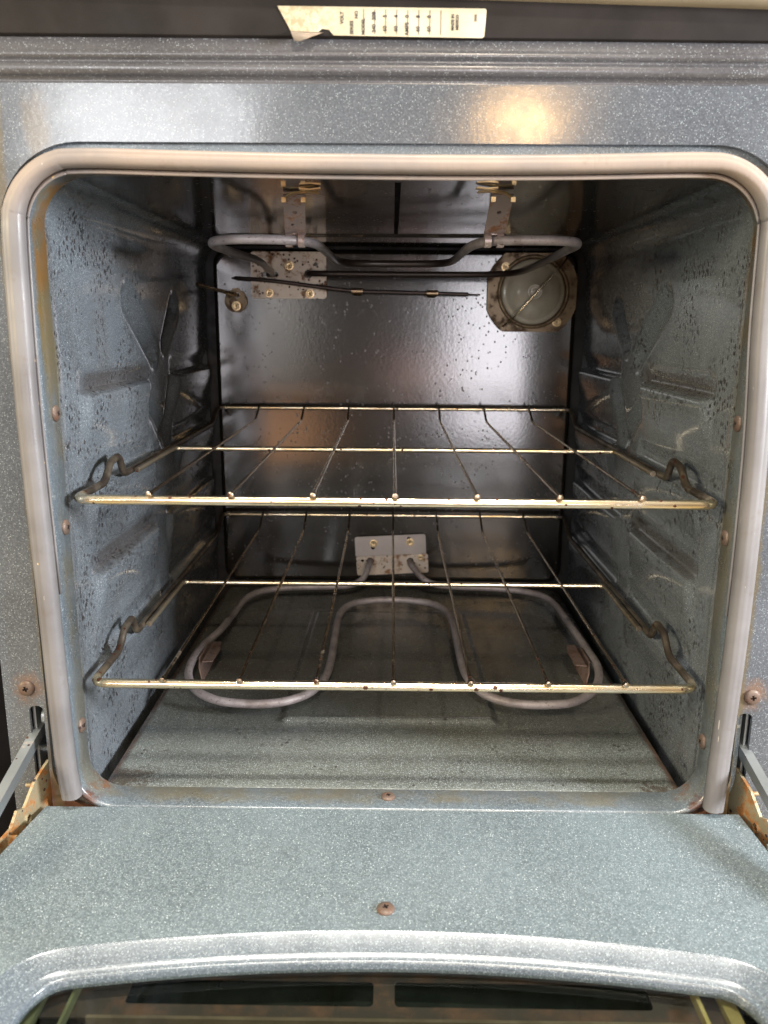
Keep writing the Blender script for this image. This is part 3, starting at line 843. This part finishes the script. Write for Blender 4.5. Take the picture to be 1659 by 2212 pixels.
put_screw(bake, (.0335, -.0+.4321, -.1665), (0, -1, 0), 0, HX, 'hex_screw', .8)
for s in (-1, 1):
    bm = bmesh.new(); cx = -.1660 if s < 0 else .1690
    poly = [(.170, -.2049), (.222, -.2049), (.224, -.1975), (.232, -.1935), (.214, -.1885), (.186, -.1885), (.176, -.1945)]
    outl = [(u, v) for u, v in poly]
    plate(bm, outl, [], lambda u, v, h: Vector((cx + s*h + s*(v+.205)*.35, u, v)), .0010)
    pl2 = [(-.0075, .178), (.0015, .176), (.0015, .222), (-.0060, .222), (-.0085, .205)]
    plate(bm, pl2, [], lambda u, v, h: Vector((cx + (u if s > 0 else -u), v, -.1892+h)), .0010)
    link('support_foot', bm, M_FOOT, bake)

# ---- oven lamp
bm = bmesh.new()
cx, cz = .1500, .1367; rp = .0515; out = []
for k in range(72):
    a = 2*math.pi*k/72; u, v = rp*math.cos(a), rp*math.sin(a)
    u = max(-.0485, min(.0490, u)); v = max(-.0415, min(.0420, v)); out.append((cx+u, cz+v))
plate(bm, out, [circle(.1515, .1378, .0362, 48)], lambda u, v, h: Vector((u, .4318+h, v)), .0016)
lamp = link('oven_lamp', bm, M_TAN, oven)
mk = lambda y: Matrix.Translation((.1515, y, .1378)) @ Matrix.Rotation(math.pi/2, 4, 'X')
bm = bmesh.new()
lathe(bm, [(.0395, .0), (.0392, .0016), (.0375, .0028), (.0362, .0024), (.0352, .0006), (.0350, -.002)], mk(.4320), 64)
link('lens_ring', bm, M_TAN, lamp, smooth=True)
bm = bmesh.new()
lathe(bm, [(.0350, .0), (.0345, .0026), (.0325, .0040), (.0305, .0036), (.0290, .0050), (.0240, .0078), (.0170, .0104), (.0095, .0118), (.0082, .0134), (.0066, .0140), (.0052, .0128), (.0030, .0136), (0, .0140)], mk(.4335), 64)
link('glass_lens', bm, M_LENS, lamp, smooth=True)
bm = bmesh.new()
lathe(bm, [(.0340, -.004), (.030, -.006), (0, -.007)], mk(.4350), 32)
link('reflector', bm, simple('lamp_reflector', (.22, .2, .15), .3, .6), lamp, smooth=True)
tube_obj('wire_bail', fillet([(.1190, .4300, .1010), (.1245, .424, .1045), (.1330, .4140, .1150), (.1530, .4105, .1380), (.1760, .4140, .1620), (.1830, .424, .1700), (.1870, .4300, .1745)], .006), .0009, M_WIRE, lamp, 8)
put_screw(lamp, (.1205, .4317, .1640), (0, -1, 0), 0, HX, 'hex_screw')
put_screw(lamp, (.1790, .4317, .1058), (0, -1, 0), 0, HX, 'hex_screw')

# ---- temperature sensor at left
bm = bmesh.new()
oc = []
for k in range(40):
    a = 2*math.pi*k/40+math.pi/2+.12; oc.append((-.1755+.0126*math.cos(a), .1262+.0126*math.sin(a)))
oc = [(-.1793, .1400), (-.1718, .1400)][::-1] + [(u, v) for u, v in oc if v < .1385 or abs(u+.1755) > .004]
plate(bm, oc, [circle(-.1742, .1322, .0030, 14)], lambda u, v, h: Vector((u, .4332+h, v)), .0012)
sens = link('temperature_sensor', bm, M_TAN, oven)
tube_obj('probe_rod', [(-.1742, .4345, .1322), (-.1752, .424, .1328), (-.1985, .352, .1398)], .0021, M_ROD, sens, 10)
put_screw(sens, (-.1752, .4331, .1208), (0, -1, 0), 0, HX, 'hex_screw', 1.05)

# ---- thermostat bulb across the back
bm = bmesh.new()
tube(bm, catmull([(-.1790, .4345, .1505), (-.1700, .428, .1500), (-.130, .424, .1470), (-.085, .4235, .1415), (-.042, .424, .1372), (0, .4245, .1362), (.0405, .4245, .1355), (.060, .4245, .1350), (.078, .4245, .1346), (.080, .4245, .1345), (.0925, .4245, .1342)], 4),
     [.0010]*3+[.0022]*(41-3-7)+[.0020, .0018, .0012, .0009, .0008, .0008, .0012], 12)
bulb = link('thermostat_bulb', bm, simple('sooty_copper', (.06, .045, .04), .35, .6), oven, angle=50)
for x, z in ((-.0412, .1371), (.0405, .1355)):
    bm = bmesh.new()
    pts = [(x, .4245+.0034*math.cos(R(a)), z+.0034*math.sin(R(a))) for a in range(60, 301, 20)]
    V = []
    for p in pts: V.append([bm.verts.new((p[0]+o, p[1], p[2])) for o in (-.0062, -.002, .002, .0062)])
    for a, b in zip(V, V[1:]):
        for k in range(3): bm.faces.new((a[k], a[k+1], b[k+1], b[k]))
    box(bm, x-.004, x+.004, .4275, .4348, z-.0042, z-.0032)
    bmesh.ops.solidify(bm, geom=list(bm.faces), thickness=.0003)
    link('bulb_clip', bm, simple('brass_clip', (.7, .52, .34), .3, 1.0), bulb, angle=40)

# ---- label on the strip
bm = bmesh.new()
ly = -.0182
outl = [(-.0634, .2612), (-.0555, .2475), (-.0440, .2480), (-.0405, .2508), (-.0368, .2503), (-.0345, .2478), (.0425, .2474), (.0437, .2482), (.0445, .2603), (.0437, .2611)]
plate(bm, outl, [], lambda u, v, h: Vector((u, ly+h, v-.0016*(u+.01)*5)), .0003)
lab = link('rating_label', bm, M_LABEL, oven)
# curled corner showing the paper's back
bm = bmesh.new(); V = []
for k in range(8):
    t = k/7
    V.append([bm.verts.new((-.0568+.0022*t, ly-.0005-.004*math.sin(t*2.2), .2497-.0055*t)), bm.verts.new((-.0395-.0120*t, ly-.0005-.0022*math.sin(t*2.2), .2492-.0058*t+.001*t*t))])
for a, b in zip(V, V[1:]): bm.faces.new((a[0], a[1], b[1], b[0]))
bmesh.ops.solidify(bm, geom=list(bm.faces), thickness=.0002)
link('curled_corner', bm, M_PAPER_BACK, lab, smooth=True)
def text_obj(txt, x, z, size, bold=0):
    cu = bpy.data.curves.new('t', 'FONT'); cu.body = txt; cu.size = size; cu.align_x = 'CENTER'; cu.align_y = 'CENTER'; cu.offset = bold
    o = bpy.data.objects.new('t', cu); S.collection.objects.link(o)
    bpy.context.view_layer.update()
    me = bpy.data.meshes.new_from_object(o.evaluated_get(bpy.context.evaluated_depsgraph_get()))
    bpy.data.objects.remove(o)
    # turned a quarter: reads upwards
    me.transform(Matrix.Translation((x, ly-.00022, z)) @ Matrix.Rotation(math.pi/2, 4, 'X') @ Matrix.Rotation(math.pi/2, 4, 'Z'))
    return me
bm = bmesh.new()
def addme(me): bm.from_mesh(me); bpy.data.meshes.remove(me)
addme(text_obj('MADE IN', .0272, .2545, .0019, .00010)); addme(text_obj('MEXICO', .0296, .2545, .0019, .00010))
for i, (a, b) in enumerate((('208', '240'), ('5', '60'), ('4', '60'), ('0', 'AMPS'), ('8', '60'), ('0', '60'))):
    x = -.0135+i*.0057
    addme(text_obj(b, x, .2512, .0026, .00007)); addme(text_obj(a, x, .2570, .0026, .00010))
addme(text_obj('0000', .0390, .2567, .0017, .00004))
for x, z, t_ in ((-.0190, .2520, 'MODEL'), (-.0250, .2515, 'SERIES'), (-.0225, .2575, 'NO'), (-.0300, .2560, 'VOLT')): addme(text_obj(t_, x, z, .0023, .00007))
for i in range(8):
    x = -.0218+i*.0057+.003; box(bm, x-.0001, x+.0001, ly-.00025, ly-.00005, .2487, .2600)
for v in bm.verts: v.co.z -= .0016*(v.co.x+.01)*5
link('label_print', bm, M_INK, lab)

# ================================================================== DOOR
zd = -.2040
door_root_loc = (0, -.0187, zd)
dpoly = [(-.2245, -.0187), (.2236, -.0187), (.2262, -.075), (.2290, -.14), (.2345, -.26), (.2345, -.470), (-.2345, -.470), (-.2345, -.16), (-.2320, -.075)]
def window_loop(off):
    """arched opening, off = inset towards the glass"""
    P = []; hw = .1900-off; Rr = .92; y0 = -.1240-off
    xc = .162-off*.3
    ye = y0-(xc*xc)/(2*Rr)
    # right corner, circular-ish blend to the side
    for k in range(41):
        x = -xc+2*xc*k/40; P.append((x, y0-x*x/(2*Rr)))
    slope = -xc/Rr
    n = 12; p0 = Vector((xc, ye)); c0 = Vector((hw, ye+slope*(hw-xc))); p1 = Vector((hw, ye-.032))
    cor = [p0*(1-t)**2+c0*2*t*(1-t)+p1*t*t for t in [k/n for k in range(1, n+1)]]
    P += [tuple(q) for q in cor]
    P += [(hw, -.30), (hw, -.43+off), (-hw, -.43+off), (-hw, -.30)]
    P += [(-q[0], q[1]) for q in cor[::-1]]
    return P
bm = bmesh.new()
plate(bm, dpoly, [window_loop(0)[::-1]], lambda u, v, h: Vector((u, v, zd-h)), .0012)
# skirt round the edge
V = loops_strip(bm, [[Vector((u, v, zd-.0010)) for u, v in dpoly], [Vector((u*.9985, v, zd-.030)) for u, v in dpoly]])
door = link('door', bm, E_DOOR, oven, org=None)
bm = bmesh.new()
steps = [(.0000, 0), (.0003, -.0001), (.0006, -.0003), (.0010, -.0006), (.0118, -.0030), (.0122, -.0032), (.0126, -.0036), (.0156, -.0042), (.0163, -.0045), (.0168, -.0054), (.0169, -.0100)]
V = loops_strip(bm, [[Vector((u, v, zd+dz)) for u, v in window_loop(o)] for o, dz in steps])
link('window_rim', bm, enamel('speckled_enamel_rim', base=(.075, .092, .108), fleck=.8, kind='', rough=.24, peel=.05, fb=.75), door, angle=70)
bm = bmesh.new()
plate(bm, window_loop(.0166), [], lambda u, v, h: Vector((u, v, zd-.0084-h)), .0032)
link('window_glass', bm, M_GLASS, door)
put_screw(door, (-.0034, -.1090, zd+.0001), (0, 0, 1), .5, sc=.95)
# inside the door: slotted plate, side rails, dark floor
bm = bmesh.new()
plate(bm, [(-.170, -.118), (.166, -.118), (.166, -.162), (-.170, -.162)], [rrect(-.1310, -.0090, -.1535, -.1375, .0025, 4), rrect(.0015, .1280, -.1535, -.1375, .0025, 4)], lambda u, v, h: Vector((u, v, zd-.0185-h)), .001)
link('slotted_plate', bm, M_SLOT, door)
bm = bmesh.new(); box(bm, -.146, .144, -.1300, -.1285, zd-.0184, zd-.0160); box(bm, -.146, .144, -.1640, -.1622, zd-.0285, zd-.0165)
link('cross_rail', bm, simple('dull_rail', (.20, .16, .12), .4, .5), door)
for s in (-1, 1):
    bm = bmesh.new()
    a, b = (.1480, .1500) if s > 0 else (-.1560, -.1545)
    box(bm, a, b, -.44, -.142, zd-.0180, zd-.0125)
    a, b = (.1600, .1665) if s > 0 else (-.1740, -.1690)
    box(bm, a, b, -.44, -.142, zd-.0180, zd-.0135)
    link('side_rail', bm, simple('yellowed_rail' if s > 0 else 'green_grey_rail', (.55, .45, .18) if s > 0 else (.22, .24, .14), .35, .5), door)
bm = bmesh.new(); box(bm, -.222, .222, -.46, -.022, zd-.0335, zd-.0305)
link('inner_pane', bm, simple('dark_inner_pane', (.02, .024, .022), .12), door)

# ================================================================== RACKS
def make_rack():
    root = empty('oven_rack', (0, 0, -.0072))
    def L3(p): return Vector(p)
    hx = .1972; zr = -.0040
    side = [(.054, zr), (.0675, .0080), (.0850, .0096), (.0930, zr-.0010), (.108, zr-.0012), (.385, zr-.0010), (.408, .0070), (.4195, .0105)]
    pts = [(0, 0, zr), (-hx, 0, zr)] + [(-hx, y, z) for y, z in side] + [(0, .4195, .0105)] + [(hx, y, z) for y, z in side[::-1]] + [(hx, 0, zr)]
    rad = [.01, .011, .007, .005, .005, .005, .012, .01, .010, .007, .01, .007, .010, .01, .012, .005, .005, .005, .007, .011]
    P = fillet(pts, rad, 6, closed=True)
    rr = [.0031-.0005*sstep(.002, .010, p.y)-.0004*sstep(.395, .415, p.y) for p in P]
    bm = bmesh.new(); tube(bm, P, rr, 14, closed=True)
    link('outer_frame', bm, M_WIRE, root, smooth=True)
    bm = bmesh.new()
    xi = hx-.0052
    tube(bm, fillet([(-xi, .108, zr-.0006), (-xi, .2125, zr-.0003), (xi, .2125, zr-.0003), (xi, .108, zr-.0006)], .006), .0022, 12)
    link('cross_wire', bm, M_WIRE, root, angle=60)
    for i in range(-3, 4):
        bm = bmesh.new()
        tube(bm, fillet([(i*.05, -.0034, .0006), (i*.05, .386, .0002), (i*.05, .4190, .0142)], .005, 4), .0012, 10)
        # pinch-weld bead on the cut end
        lathe(bm, [(0, .0030), (.0018, .0026), (.0022, .0008), (.0018, -.001), (.0012, -.0016)], Matrix.Translation((i*.05, -.0022, .0006)) @ Matrix.Rotation(math.pi/2, 4, 'X'), 12)
        link('rod', bm, M_ROD, root, angle=60)
    return root
rack = make_rack()
tag(rack, label='upper wire oven rack with seven thin rods, level with the middle of the cavity', category='oven rack', group='wire racks in the oven')
low = rack.copy(); S.collection.objects.link(low)
for ch in [o for o in S.objects if o.parent == rack]:
    c = ch.copy(); S.collection.objects.link(c); c.parent = low
low.location = rack.location + Vector((.0003, .0036, -.1237))
low['label'] = 'lower wire oven rack standing just above the looped bottom heating element'
